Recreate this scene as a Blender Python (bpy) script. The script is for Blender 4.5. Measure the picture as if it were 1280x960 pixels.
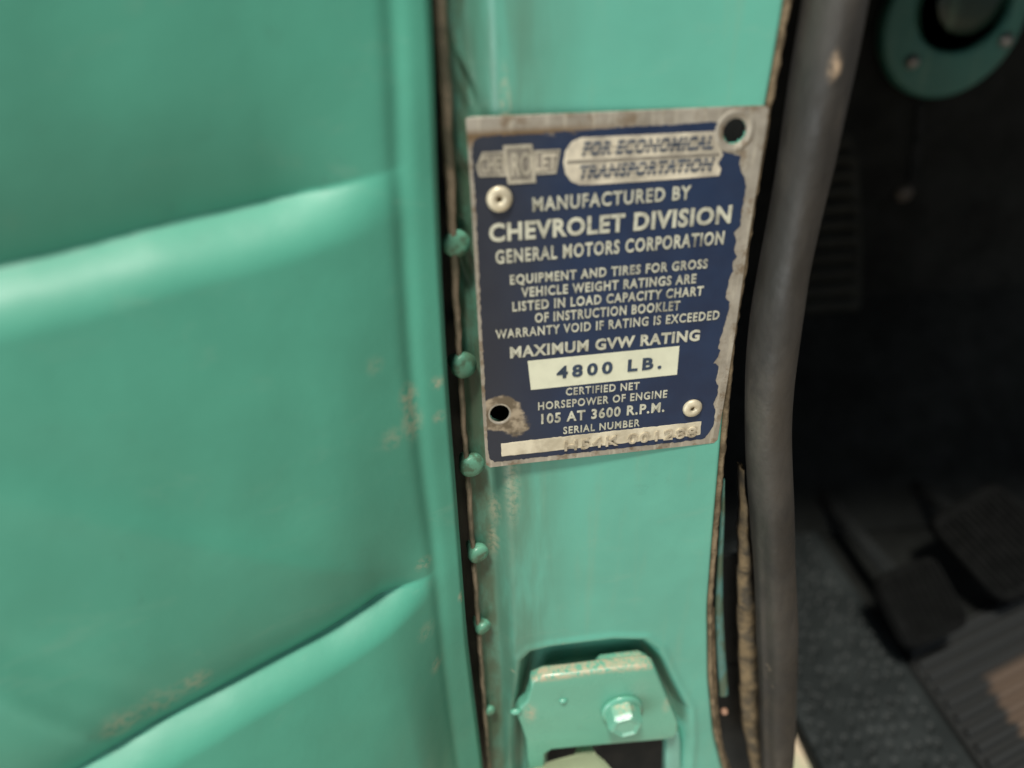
import bpy, bmesh, math, random
import numpy as np
from mathutils import Vector, Matrix
random.seed(7)
rng = np.random.default_rng(7)
for o in list(bpy.data.objects):
    bpy.data.objects.remove(o)
S = bpy.context.scene
COL = S.collection

# ------------------------------------------------------------------ camera
F = 880.0                                    # focal length in pixels of a 1280 px wide frame
CAM = np.array([-0.04201208, -0.17610419, 0.13211108])
R = np.array([[0.9952823, 0.06733896, 0.06984697],
              [-0.09345653, 0.85876151, 0.50378025],
              [-0.02605785, -0.50793123, 0.8610034]])     # columns: right, forward, up
cam_d = bpy.data.cameras.new('camera')
cam = bpy.data.objects.new('camera', cam_d)
COL.objects.link(cam)
M3 = Matrix(((R[0, 0], R[0, 2], -R[0, 1]), (R[1, 0], R[1, 2], -R[1, 1]), (R[2, 0], R[2, 2], -R[2, 1])))
cam.matrix_world = Matrix.Translation(CAM.tolist()) @ M3.to_4x4()
cam_d.sensor_width = 36.0
cam_d.lens = F / 1280.0 * 36.0
cam_d.clip_start = 0.01
cam_d.clip_end = 60.0
cam_d.dof.use_dof = True
cam_d.dof.focus_distance = 0.222
cam_d.dof.aperture_fstop = 4.8
cam_d.dof.aperture_blades = 0
S.camera = cam

# ------------------------------------------------------------------ world, lamps, exposure
W = bpy.data.worlds.new("World")
S.world = W
W.use_nodes = True
W.node_tree.nodes['Background'].inputs[0].default_value = (0.80, 0.90, 1.0, 1)
W.node_tree.nodes['Background'].inputs[1].default_value = 0.22


def area(name, loc, target, size, power, color):
    l = bpy.data.lights.new(name, 'AREA')
    l.shape = 'RECTANGLE'
    l.size, l.size_y = size
    l.energy = power
    l.color = color
    o = bpy.data.objects.new(name, l)
    COL.objects.link(o)
    o.location = loc
    d = Vector(target) - Vector(loc)
    o.rotation_euler = d.to_track_quat('-Z', 'Y').to_euler()
    return o


area('ceiling_lamp', (-0.35, -0.80, 2.15), (0, 0, 0), (0.32, 0.32), 70, (1.0, 0.955, 0.86))
area('low_fill_light', (-1.35, -1.25, -0.30), (0, 0, -.02), (1.1, 1.0), 20.5, (0.94, 0.985, 1.0))  # added low fill that brightens the lower left of the door

S.view_settings.view_transform = 'Standard'
S.view_settings.look = 'None'
S.view_settings.exposure = 0.0
S.view_settings.gamma = 1.0
S.render.engine = 'CYCLES'
S.cycles.max_bounces = 6
S.cycles.use_denoising = True


# ------------------------------------------------------------------ geometry helpers
def ray(u, v):
    return R @ np.array([(u - 640) / F, 1.0, -(v - 480) / F])


def aty(u, v, y):                            # point of the plane y = const seen at that pixel
    d = ray(u, v)
    return CAM + d * (y - CAM[1]) / d[1]


def atz(u, v, z):
    d = ray(u, v)
    return CAM + d * (z - CAM[2]) / d[2]


def tag(o, label=None, cat=None, group=None, kind=None):
    if label: o['label'] = label
    if cat: o['category'] = cat
    if group: o['group'] = group
    if kind: o['kind'] = kind
    return o


def empty(name, loc, label, cat, group=None):
    o = bpy.data.objects.new(name, None)
    o.empty_display_size = 0.02
    o.location = loc
    COL.objects.link(o)
    return tag(o, label, cat, group)


def link(name, me, mat, parent=None, smooth=False):
    """me holds world coordinates; the mesh is shifted so that it sits under its parent."""
    o = bpy.data.objects.new(name, me)
    COL.objects.link(o)
    if mat is not None:
        me.materials.clear()
        me.materials.append(mat)
    if parent is not None:
        o.parent = parent
        off = Vector((0, 0, 0))
        p = parent
        while p is not None:
            off += p.location
            p = p.parent
        me.transform(Matrix.Translation(-off))
    if smooth:
        me.polygons.foreach_set('use_smooth', [True] * len(me.polygons))
    me.update()
    return o


def mesh_from(verts, faces, name='mesh'):
    me = bpy.data.meshes.new(name)
    me.from_pydata([tuple(map(float, v)) for v in verts], [], [tuple(int(i) for i in f) for f in faces])
    me.validate()
    return me


def grid_mesh(P, keep=None):
    """P: (n, m, 3) array of points; keep: (n-1, m-1) bool"""
    n, m = P.shape[:2]
    idx = np.arange(n * m).reshape(n, m)
    q = np.stack([idx[:-1, :-1], idx[1:, :-1], idx[1:, 1:], idx[:-1, 1:]], -1)
    q = q[keep] if keep is not None else q.reshape(-1, 4)
    me = bpy.data.meshes.new('grid')
    me.vertices.add(n * m)
    me.vertices.foreach_set('co', P.reshape(-1).astype(np.float32))
    me.loops.add(q.size)
    me.loops.foreach_set('vertex_index', q.reshape(-1).astype(np.int32))
    me.polygons.add(len(q))
    me.polygons.foreach_set('loop_start', np.arange(0, q.size, 4, dtype=np.int32))
    me.polygons.foreach_set('loop_total', np.full(len(q), 4, dtype=np.int32))
    me.update(calc_edges=True)
    me.validate()
    return me


def slab(loops, y_front, y_back, bevel=0.0, res=2):
    """solid plate in the x-z plane between y_front (nearer the camera) and y_back; loops: outer + holes of (x, z)"""
    c = bpy.data.curves.new('c', 'CURVE')
    c.dimensions = '2D'
    c.fill_mode = 'BOTH'
    for L in loops:
        sp = c.splines.new('POLY')
        sp.points.add(len(L) - 1)
        for i, p in enumerate(L):
            sp.points[i].co = (p[0] * 1000, p[1] * 1000, 0, 1)       # millimetres while it is a curve
        sp.use_cyclic_u = True
    th = abs(y_back - y_front) * 1000 / 2
    c.extrude = max(th - bevel * 1000, 1e-4)
    c.bevel_depth = bevel * 1000
    c.bevel_resolution = res
    if bevel:
        c.offset = -bevel * 1000
    o = bpy.data.objects.new('t', c)
    COL.objects.link(o)
    dg = bpy.context.evaluated_depsgraph_get()
    dg.update()
    me = bpy.data.meshes.new_from_object(o.evaluated_get(dg))
    bpy.data.objects.remove(o)
    bpy.data.curves.remove(c)
    me.transform(Matrix.Scale(0.001, 4))
    yc = (y_front + y_back) / 2
    me.transform(Matrix(((1, 0, 0, 0), (0, 0, -1, yc), (0, 1, 0, 0), (0, 0, 0, 1))))
    bm = bmesh.new(); bm.from_mesh(me)
    bmesh.ops.remove_doubles(bm, verts=bm.verts, dist=1e-7)
    bmesh.ops.recalc_face_normals(bm, faces=bm.faces)
    bm.to_mesh(me); bm.free()
    return me


def pix_loop(pts, y):
    out = []
    for u, v in pts:
        p = aty(u, v, y)
        out.append((p[0], p[2]))
    return out


def circle(cx, cz, r, n=40, rz=None, wob=0.0, ph=0):
    rz = rz or r
    return [(cx + r * (1 + wob * math.sin(3 * a + ph)) * math.cos(a), cz + rz * (1 + wob * math.sin(3 * a + ph)) * math.sin(a))
            for a in [2 * math.pi * k / n for k in range(n)]]


def revolve(profile, n=32, axis=Vector((0, -1, 0)), centre=(0, 0, 0), squash=1.0):
    """profile: (radius, height along axis)"""
    v, f = [], []
    for r, h in profile:
        for k in range(n):
            a = 2 * math.pi * k / n
            v.append(Vector((r * math.cos(a), r * math.sin(a) * squash, h)))
    m = len(profile)
    for i in range(m - 1):
        for k in range(n):
            f.append((i * n + k, i * n + (k + 1) % n, (i + 1) * n + (k + 1) % n, (i + 1) * n + k))
    f.append(tuple(range((m - 1) * n, m * n)))
    f.append(tuple(reversed(range(n))))
    q = axis.normalized().to_track_quat('Z', 'Y')
    c = Vector(centre)
    v = [q @ p + c for p in v]
    return mesh_from(v, f)


def ribbon(left, right, y, th, mat, name, parent, bulge=0.0, n=60, m=9, rot=0.0, waver=0.0):
    """sheet whose two long edges are traced at depth y; gets real thickness th"""
    L = np.array([aty(u, v, y) for u, v in left]); Rr = np.array([aty(u, v, y) for u, v in right])
    def samp(A, zs):
        o = np.argsort(A[:, 2]); return np.interp(zs, A[o, 2], A[o, 0])
    z0 = max(L[:, 2].min(), Rr[:, 2].min()); z1 = min(L[:, 2].max(), Rr[:, 2].max())
    zs = np.linspace(z1, z0, n)
    xl, xr = samp(L, zs), samp(Rr, zs)
    k = np.ones(5) / 5
    if n > 20:
        xl = np.convolve(np.pad(xl, 2, 'edge'), k, 'valid'); xr = np.convolve(np.pad(xr, 2, 'edge'), k, 'valid')
    t = np.linspace(0, 1, m)
    P = np.zeros((n, 2 * m + 1, 3))
    wv = waver * np.sin(zs * 260 + 1.3) + waver * .6 * np.sin(zs * 611)
    for j in range(m):
        P[:, j, 0] = xl + (xr - xl) * t[j]
        P[:, j, 1] = y - bulge * math.sin(math.pi * t[j]) + rot * t[j] + wv
        P[:, j, 2] = zs
        P[:, 2 * m - 1 - j, 0] = P[:, j, 0]
        P[:, 2 * m - 1 - j, 1] = P[:, j, 1] + th
        P[:, 2 * m - 1 - j, 2] = zs
    P[:, 2 * m] = P[:, 0]
    me = grid_mesh(P)
    bm = bmesh.new(); bm.from_mesh(me)
    bmesh.ops.remove_doubles(bm, verts=bm.verts, dist=1e-7)
    bmesh.ops.recalc_face_normals(bm, faces=bm.faces)
    bm.to_mesh(me); bm.free()
    return link(name, me, mat, parent, smooth=True)


def sstep(x, a, b):
    t = np.clip((x - a) / (b - a), 0, 1)
    return t * t * (3 - 2 * t)


def poly_sdf(X, Z, poly):
    """signed distance, positive inside"""
    P = np.array(poly); Q = np.roll(P, -1, 0)
    d = np.full(X.shape, 1e9); ins = np.zeros(X.shape, bool)
    for (ax, az), (bx, bz) in zip(P, Q):
        ex, ez = bx - ax, bz - az
        wx, wz = X - ax, Z - az
        t = np.clip((wx * ex + wz * ez) / (ex * ex + ez * ez + 1e-18), 0, 1)
        d = np.minimum(d, np.hypot(wx - ex * t, wz - ez * t))
        c = ((az > Z) != (bz > Z)) & (X < (bx - ax) * (Z - az) / ((bz - az) + 1e-18) + ax)
        ins ^= c
    return np.where(ins, d, -d)


def vnoise(X, Z, scale, seed=0):
    r = np.random.default_rng(seed)
    out = np.zeros_like(X)
    for _ in range(9):
        a, ph, k = r.uniform(0, math.tau), r.uniform(0, math.tau), r.uniform(.5, 1.6) / scale
        out += np.sin((X * math.cos(a) + Z * math.sin(a)) * k * math.tau + ph)
    return out / 9


# ------------------------------------------------------------------ materials
class Mat:
    def __init__(s, name):
        s.m = bpy.data.materials.new(name)
        s.m.use_nodes = True
        s.t = s.m.node_tree
        s.b = s.t.nodes['Principled BSDF']
        s.geo = s.t.nodes.new('ShaderNodeNewGeometry')
        s.pos = s.geo.outputs['Position']

    def n(s, kind, **kw):
        x = s.t.nodes.new(kind)
        for k, v in kw.items():
            setattr(x, k, v)
        return x

    def L(s, a, b):
        s.t.links.new(a, b)

    def math(s, op, a, b=None, clamp=False):
        x = s.n('ShaderNodeMath', operation=op, use_clamp=clamp)
        for i, q in enumerate((a, b)):
            if q is None: continue
            if isinstance(q, (int, float)): x.inputs[i].default_value = q
            else: s.L(q, x.inputs[i])
        return x.outputs[0]

    def noise(s, scale, detail=4, rough=.55, stretch=(1, 1, 1), off=(0, 0, 0), dist=0.0):
        mp = s.n('ShaderNodeMapping')
        mp.inputs['Scale'].default_value = stretch
        mp.inputs['Location'].default_value = off
        s.L(s.pos, mp.inputs['Vector'])
        x = s.n('ShaderNodeTexNoise')
        x.inputs['Scale'].default_value = scale
        x.inputs['Detail'].default_value = detail
        x.inputs['Roughness'].default_value = rough
        x.inputs['Distortion'].default_value = dist
        s.L(mp.outputs[0], x.inputs['Vector'])
        return x.outputs['Fac']

    def ramp(s, fac, lo, hi, a=0.0, b=1.0):
        x = s.n('ShaderNodeMapRange', interpolation_type='SMOOTHSTEP')
        s.L(fac, x.inputs[0])
        for i, q in enumerate((lo, hi, a, b)):
            x.inputs[i + 1].default_value = q
        return x.outputs[0]

    def mix(s, fac, a, b):
        x = s.n('ShaderNodeMix', data_type='RGBA')
        if isinstance(fac, (int, float)): x.inputs[0].default_value = fac
        else: s.L(fac, x.inputs[0])
        for i, q in ((6, a), (7, b)):
            if isinstance(q, tuple): x.inputs[i].default_value = (*q, 1)
            else: s.L(q, x.inputs[i])
        return x.outputs[2]

    def near(s, p, r0, r1, scale=(1, 1, 1)):
        """1 at the point, 0 beyond r1"""
        d = s.n('ShaderNodeVectorMath', operation='SUBTRACT')
        s.L(s.pos, d.inputs[0]); d.inputs[1].default_value = tuple(p)
        e = s.n('ShaderNodeVectorMath', operation='MULTIPLY')
        s.L(d.outputs[0], e.inputs[0]); e.inputs[1].default_value = scale
        l = s.n('ShaderNodeVectorMath', operation='LENGTH')
        s.L(e.outputs[0], l.inputs[0])
        return s.ramp(l.outputs['Value'], r0, r1, 1, 0)

    def axis(s, k):
        x = s.n('ShaderNodeSeparateXYZ'); s.L(s.pos, x.inputs[0]); return x.outputs[k]

    def bump(s, h, strength=.3, dist=.0005):
        x = s.n('ShaderNodeBump')
        x.inputs['Strength'].default_value = strength
        x.inputs['Distance'].default_value = dist
        s.L(h, x.inputs['Height'])
        s.L(x.outputs[0], s.b.inputs['Normal'])
        return x

    def base(s, c):
        if isinstance(c, tuple): s.b.inputs['Base Color'].default_value = (*c, 1)
        else: s.L(c, s.b.inputs['Base Color'])

    def set(s, **kw):
        for k, v in kw.items():
            i = s.b.inputs[k.replace('_', ' ')]
            if isinstance(v, (int, float)): i.default_value = v
            else: s.L(v, i)
        return s


GREEN = (0.114, 0.395, 0.300)


def green_paint(name, specks=(), grime=None, col=GREEN, rough=.38, streak=True, chips=0.0, coat=.25):
    m = Mat(name)
    n1 = m.noise(22, 4)
    c = m.mix(m.ramp(n1, .35, .68), tuple(x * .93 for x in col), tuple(min(1, x * 1.06) for x in col))
    n2 = m.noise(14, 5, .6, stretch=(9, 3, 1))
    if streak:
        c = m.mix(m.math('MULTIPLY', m.ramp(n2, .52, .75), .35), c, (0.20, 0.36, 0.25))
    if grime is not None:
        g = grime(m)
        c = m.mix(g, c, (.075, .105, .058))
    if chips:
        n5 = m.noise(420, 4, .6)
        c = m.mix(m.math('MULTIPLY', m.ramp(n5, .70, .74), chips), c, (.42, .33, .2))
    sf = m.noise(34, 6, .72, stretch=(1, 1, 2.4), off=(7, 3, 1), dist=.6)
    c = m.mix(m.math('MULTIPLY', m.ramp(sf, .56, .72), .14), c, (.28, .42, .32))
    c = m.mix(m.math('MULTIPLY', m.ramp(m.noise(48, 6, .75, off=(1, 8, 4)), .60, .74), .28), c, (.06, .17, .12))
    brk = m.noise(520, 4, .65)
    for p, r, sc, amt in specks:
        k = m.near(p, r * .15, r, sc)
        k = m.math('MULTIPLY', m.math('MULTIPLY', k, m.ramp(brk, .36, .60)), amt)
        c = m.mix(k, c, (.52, .45, .31))
    m.base(c)
    m.set(Roughness=m.ramp(m.noise(60, 4), .3, .7, rough - .05, rough + .09), Coat_Weight=coat, Coat_Roughness=.34)
    fine = m.noise(900, 3)
    mid = m.noise(130, 3)
    m.bump(m.math('ADD', m.math('MULTIPLY', fine, .25), mid), .22, .0005)
    return m.m


def simple(name, col, rough=.6, metal=0.0, var=.15, nscale=120, bump=.2, bdist=.0004, col2=None, spec=.5):
    m = Mat(name)
    n = m.noise(nscale, 5, .6)
    c2 = col2 or tuple(x * (1 - var) for x in col)
    m.base(m.mix(m.ramp(n, .35, .65), tuple(min(1, x * (1 + var)) for x in col), c2))
    m.set(Roughness=m.ramp(m.noise(nscale * 2.1, 4), .3, .7, max(rough - .1, .05), min(rough + .1, 1)), Metallic=metal,
          Specular_IOR_Level=spec)
    m.bump(m.noise(nscale * 4, 4), bump, bdist)
    return m.m


def aluminium():
    m = Mat('bare_metal')
    n = m.noise(90, 6, .65)
    st = m.noise(60, 5, .6, stretch=(9, 1, 1))
    c = m.mix(m.ramp(n, .35, .66), (.47, .43, .36), (.33, .295, .24))
    c = m.mix(m.math('MULTIPLY', m.ramp(st, .5, .66), .55), c, (.62, .57, .46))
    rust = m.math('MULTIPLY', m.ramp(m.noise(150, 5, .7, off=(3, 1, 2)), .50, .64), .6)
    # brown tarnish that creeps in along the upper rim and round the lower screw hole
    top = m.ramp(m.axis(2), .0935, .0985)
    rust2 = m.math('MULTIPLY', m.math('MULTIPLY', top, m.ramp(m.axis(2), .1005, .098)), m.ramp(m.axis(0), .015, -.02))
    c = m.mix(m.math('MAXIMUM', rust, m.math('MULTIPLY', rust2, .95)), c, (.17, .10, .04))
    m.base(c)
    m.set(Metallic=.45, Roughness=m.ramp(m.noise(200, 4), .3, .7, .42, .62))
    m.bump(m.noise(600, 5), .35, .0003)
    return m.m


HOLE_TR = aty(920, 165, -.0012)
HOLE_BL = aty(624, 514, -.0012)


def blue_enamel():
    m = Mat('blue_enamel')
    n = m.noise(70, 5)
    c = m.mix(m.ramp(n, .35, .65), (.012, .024, .060), (.014, .030, .074))
    # greyer towards the left edge of the plate
    grey = m.ramp(m.axis(0), -.006, -.036)
    c = m.mix(m.math('MULTIPLY', grey, .8), c, (.026, .028, .035))
    edge = m.noise(330, 6, .7, stretch=(1, 1, 1.0))
    sc = m.noise(150, 5, .7, stretch=(1.1, 1, 3.0), off=(.3, 0, .7))
    k1 = m.near(HOLE_BL, .0040, .0112, (1, 1, 1.15))
    k2 = m.near(HOLE_BL + np.array([.0045, 0, -.0045]), .001, .0105, (1, 1, 1.2))
    k3 = m.near((-.014, 0, .099), .002, .019, (1, 1, 2.6))
    wear = m.math('MAXIMUM', m.math('MAXIMUM', k1, m.math('MULTIPLY', k2, .9)), m.math('MULTIPLY', k3, .62))
    mask = m.ramp(m.math('ADD', m.math('MULTIPLY', wear, .85), m.math('ADD', m.math('MULTIPLY', edge, .35), m.math('MULTIPLY', sc, .45))), .86, 1.02)
    tiny = m.ramp(m.noise(520, 4, .6), .735, .765)
    mask = m.math('MAXIMUM', mask, m.math('MULTIPLY', tiny, .5))
    c = m.mix(mask, c, m.mix(m.ramp(m.noise(220, 4), .4, .6), (.38, .31, .22), (.13, .10, .065)))
    m.base(c)
    m.set(Roughness=m.ramp(m.noise(150, 4), .3, .7, .34, .5))
    m.bump(m.noise(700, 4), .18, .0002)
    return m.m


def floor_rubber():
    m = Mat('pebbled_rubber')
    n = m.noise(30, 4)
    m.base(m.mix(m.ramp(n, .4, .65), (.012, .0165, .0165), (.024, .030, .030)))
    m.set(Roughness=.62)
    m.bump(m.noise(500, 3), .15, .0004)
    return m.m


M_METAL = aluminium()
M_BLUE = blue_enamel()
def worn_letters():
    m = Mat('raised_letter_metal')
    c = m.mix(m.ramp(m.noise(300, 4), .35, .65), (.60, .59, .47), (.44, .43, .34))
    w = m.math('MULTIPLY', m.ramp(m.noise(170, 5, .7, off=(2, 2, 2)), .52, .66), .55)
    w = m.math('MAXIMUM', w, m.math('MULTIPLY', m.near(aty(872, 305, -.0012), .0005, .004, (1, 1, 1.6)), .85))
    c = m.mix(w, c, (.12, .115, .10))
    m.base(c)
    m.set(Roughness=.5, Metallic=.1)
    return m.m
M_LETTER = worn_letters()
M_LABEL = simple('cream_label', (.66, .66, .50), .5, 0, .05, 160, .15, .0002)
M_INK = simple('dark_blue_ink', (.030, .050, .085), .5, 0, .2, 300, .1, .0001)
M_EMBLEM = simple('tarnished_emblem', (.26, .235, .195), .55, .3, .25, 260, .3, .0002)
M_EMBLEM_HI = simple('emblem_rim', (.46, .42, .33), .5, .3, .2, 260, .3, .0002)
M_BANNER = simple('banner_metal', (.60, .54, .42), .5, .15, .18, 110, .25, .0002, col2=(.38, .34, .27))
M_SERIAL = simple('stamped_metal', (.66, .60, .46), .5, .2, .14, 140, .4, .0003, col2=(.50, .44, .32))
M_STAMP = simple('stamped_shade_metal', (.50, .44, .33), .5, .2, .2, 240, .4, .0003, col2=(.32, .27, .19))  # darker tone puts the stamped digits' shadows into the colour
M_RIVET = simple('rivet_metal', (.62, .55, .40), .45, .3, .12, 300, .3, .0002)
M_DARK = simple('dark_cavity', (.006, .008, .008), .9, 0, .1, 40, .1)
M_DIRT = simple('dirty_edge', (.20, .15, .09), .8, 0, .3, 180, .5, .0005, col2=(.09, .065, .035))
M_FELT = simple('interior_board', (.0105, .0118, .0108), .85, 0, .3, 22, .3, .001, spec=.25)
M_TRIM = simple('ribbed_trim', (.026, .027, .022), .8, 0, .2, 40, .2, .0006, spec=.3)
M_PEDAL = simple('pedal_rubber', (.0026, .0030, .0028), .9, 0, .25, 60, .2, .0004, spec=.2)
M_CREAM = simple('dusty_concrete', (.62, .50, .36), .9, 0, .12, 6, .3, .003)
M_GLUE = simple('old_adhesive', (.16, .115, .06), .85, 0, .3, 120, .6, .0009, col2=(.055, .045, .03))
M_MAT = floor_rubber()


def rubber():
    m = Mat('weathered_rubber')
    n = m.noise(60, 5, .6, stretch=(1, 1, .35))
    c = m.mix(m.ramp(n, .35, .7), (.021, .019, .0165), (.050, .044, .037))
    fl = m.ramp(m.noise(210, 5, .65), .66, .72)
    c = m.mix(m.math('MULTIPLY', fl, .5), c, (.018, .015, .012))
    c = m.mix(m.math('MULTIPLY', m.ramp(m.noise(150, 4, .6, off=(5, 5, 5)), .68, .74), .5), c, (.14, .11, .08))
    sp = aty(1046, 84, -.009)
    c = m.mix(m.math('MULTIPLY', m.near(sp, .0006, .0036, (1.7, .8, .7)), m.ramp(m.noise(260, 4), .35, .6)), c, (.36, .26, .17))
    c = m.mix(m.math('MULTIPLY', m.ramp(m.noise(36, 5, .7, stretch=(1, 1, .5)), .55, .7), .35), c, (.105, .092, .075))
    m.base(c)
    m.set(Roughness=m.ramp(m.noise(80, 4), .3, .7, .5, .72))
    m.bump(m.math('ADD', m.noise(350, 5), m.noise(70, 3)), .4, .0006)
    return m.m


M_RUBBER = rubber()

# ------------------------------------------------------------------ setting: ground, interior shell
gr = mesh_from([(-6, -6, -.85), (6, -6, -.85), (6, 6, -.85), (-6, 6, -.85)], [(0, 1, 2, 3)])
tag(link('ground', gr, M_CREAM), 'pale dusty concrete ground seen in the sliver past the sill', kind='structure')

# the cab: pillar, cowl skin, firewall and floor pan all move together
cab = empty('truck_cab', (0, .02, -.3), 'green truck cab door pillar that carries the blue data plate', 'truck cab')

# right edge line of the pillar face
edge_px = [(990, -25), (987, 0), (968, 108), (963, 130), (942, 260), (915, 440), (905, 560), (896, 660), (888, 760), (888.5, 850), (895, 920), (905, 960), (922, 1010)]
E_ = np.array([aty(u, v, 0) for u, v in edge_px])
eo = np.argsort(E_[:, 2])
Ez, Ex = E_[eo, 2], E_[eo, 0]
xr_of = lambda z: np.interp(z, Ez, Ex)

Z0, Z1 = -.20, .155
nz = 560
zs = np.linspace(Z0, Z1, nz)
nx = 170
XL = -.0425
t = np.linspace(0, 1, nx)
xr = xr_of(zs)
kk = np.ones(15) / 15
xr = np.convolve(np.pad(xr, 7, 'edge'), kk, 'valid')
X = XL + (xr[:, None] - XL) * t[None, :]
Z = np.repeat(zs[:, None], nx, 1)
Y = .0042 * sstep(-X, .0290, .0365)                                  # left channel lies back
Y += .00018 * vnoise(X, Z, .06, 3) + .00010 * vnoise(X, Z, .018, 5)
Y -= .0012 * sstep(-X, .0402, .0425)                                 # and kicks forward again at the seam
Y += .0030 * sstep(X, xr[:, None] - .0022, xr[:, None]) ** 2         # right edge rolls back
# small dents at the upper left
for (u, v, a, b, d) in ((577, 75, .0012, .006, -.0011), (582, 98, .001, .005, .0012), (575, 125, .0015, .006, .0010), (573, 195, .002, .006, -.0012), (580, 214, .0015, .005, .0013),
                        (568, 262, .002, .006, -.0012), (577, 285, .0014, .004, .0010), (577, 335, .0016, .008, .0012), (571, 370, .002, .008, -.0006)):
    p = aty(u, v, .003)
    q = (X - p[0]) + (Z - p[2]) * .35
    Y += d * np.exp(-(q / a) ** 2 - ((Z - p[2]) / b) ** 2)
# pocket round the door check bracket
pocket = pix_loop([(653, 826), (664, 815), (690, 809), (766, 799), (806, 800), (822, 812), (840, 850), (860, 886), (862, 925), (855, 1010), (640, 1010), (640, 900)], 0)
sd = poly_sdf(X, Z, pocket)
Y += .0085 * sstep(sd, -.0012, .0062)
Y -= .0006 * np.exp(-((sd + .002) / .0016) ** 2)
keep = np.ones((nz - 1, nx - 1), bool)
Xc = (X[:-1, :-1] + X[1:, 1:]) / 2; Zc = (Z[:-1, :-1] + Z[1:, 1:]) / 2
for h, dx, dz, hr in ((aty(920, 165, .0006), -.0009, .0007, .0030), (aty(624, 514, .0008), .0, .0, .0040)):
    # the hole in the pillar is reached along the view through the plate, so it sits straight behind the plate's hole
    keep &= np.hypot(Xc - (h[0] + dx), Zc - (h[2] + dz)) > hr
slot = pix_loop([(684, 936), (832, 924), (832, 1010), (684, 1010)], .008)
keep &= poly_sdf(Xc, Zc, slot) < 0
P = np.stack([X, Y, Z], -1)


def pillar_grime_shade(m):
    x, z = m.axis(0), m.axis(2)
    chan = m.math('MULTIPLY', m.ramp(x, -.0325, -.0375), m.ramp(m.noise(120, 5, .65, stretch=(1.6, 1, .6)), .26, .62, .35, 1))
    soft = m.math('MULTIPLY', m.ramp(x, -.004, -.030), m.ramp(m.noise(26, 4, .6, stretch=(3, 1, .5)), .25, .6))  # soft dirt that also paints the door's shade on the pillar's left
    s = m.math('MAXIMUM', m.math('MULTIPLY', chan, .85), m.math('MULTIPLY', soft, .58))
    # grime round the bracket pocket's left shoulder
    bx = aty(653, 862, 0)
    s = m.math('MAXIMUM', s, m.math('MULTIPLY', m.math('MULTIPLY', m.near(bx, .002, .011, (1.6, 1, .8)), m.ramp(m.noise(200, 4), .38, .62)), .5))
    return s


M_PILLAR = green_paint('pillar_paint', grime=pillar_grime_shade, specks=[
    (aty(640, 610, 0), .010, (2.6, 1, .45), .35), (aty(632, 135, 0), .006, (3, 1, .5), .45), (aty(706, 804, 0), .0016, (1, 1, 1), .8),
    (aty(641, 840, 0), .002, (1, 1, 2), .6), (aty(617, 680, .002), .006, (2, 1, .6), .6), (aty(618, 640, .002), .006, (2, 1, .6), .5)], rough=.42)
pil = link('pillar_face', grid_mesh(P, keep), M_PILLAR, cab, smooth=True)

# worn rolled edge on the right of the pillar and the pinch flange behind it
n = nz // 3
zz = np.linspace(Z0, Z1, n)
xe = np.interp(zz, zs, xr)
jag = .00012 * np.sin(zz * 700 + 3 * np.sin(zz * 170)) + .00012 * rng.standard_normal(n)
sec = [(-.0006, .0018), (.0006, .0012), (.0016, .0022), (.0020, .0042), (.0020, .016), (.0010, .016), (-.0006, .005)]
Pe = np.stack([np.stack([xe + a + jag * (i in (1, 2, 3)), np.full(n, b), zz], -1) for i, (a, b) in enumerate(sec + sec[:1])], 1)
link('rolled_edge', grid_mesh(Pe), M_DIRT, cab, smooth=True)

M_TEAL = green_paint('edge_paint', grime=lambda m: m.math('MULTIPLY', m.ramp(m.noise(200, 5, .6, stretch=(1, 1, .4)), .40, .58), .8), col=(.075, .21, .19), rough=.4)
ribbon([(903.5, 600), (901, 640), (897, 700), (894, 760), (896, 820), (900, 870)],
       [(906, 600), (906.5, 640), (904, 700), (904, 760), (907, 820), (912, 884)], .006, .0012, M_TEAL, 'pinch_flange', cab, bulge=.0006)
ribbon([(889, 760), (890, 820), (893, 880), (898, 930), (908, 960), (920, 990)], [(893, 760), (894.5, 820), (897, 880), (903, 930), (913, 960), (925, 990)],
       .0045, .001, M_DIRT, 'flange_lip', cab, bulge=.0005)
ribbon([(925, 585), (926, 640), (924, 700), (923, 760), (926, 840), (928, 900), (940, 960), (945, 1000)],
       [(929, 585), (936, 640), (941, 700), (946, 760), (950, 840), (950, 900), (956, 960), (960, 1000)], .010, .003, M_GLUE, 'adhesive_strip', cab, bulge=.002, waver=.0008)
p = aty(905, 888, .007)
link('screw_tip', revolve([(.0006, -.001), (.0016, 0), (.0014, .0014), (.0005, .002)], 14, Vector((0, -1, 0)), p), simple('rusty_tip', (.35, .20, .13), .7), cab, True)

# inner closing walls of the pillar (dark, behind the holes and gaps)
def box_mesh(x0, x1, y0, y1, z0, z1):
    v = [(x, y, z) for x in (x0, x1) for y in (y0, y1) for z in (z0, z1)]
    f = [(0, 1, 3, 2), (4, 6, 7, 5), (0, 4, 5, 1), (2, 3, 7, 6), (0, 2, 6, 4), (1, 5, 7, 3)]
    return mesh_from(v, f)
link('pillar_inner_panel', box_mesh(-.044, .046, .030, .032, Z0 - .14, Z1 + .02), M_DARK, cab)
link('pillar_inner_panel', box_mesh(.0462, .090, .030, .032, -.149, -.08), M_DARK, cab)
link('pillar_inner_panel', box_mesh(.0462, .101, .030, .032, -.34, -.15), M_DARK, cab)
link('cowl_skin', box_mesh(-.36, -.0385, .019, .021, Z0 - .05, Z1 + .05), green_paint('cowl_gap_shade', col=(.010, .028, .030)), cab)  # near-black skin colour paints the shade in the gap beside the door

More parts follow.
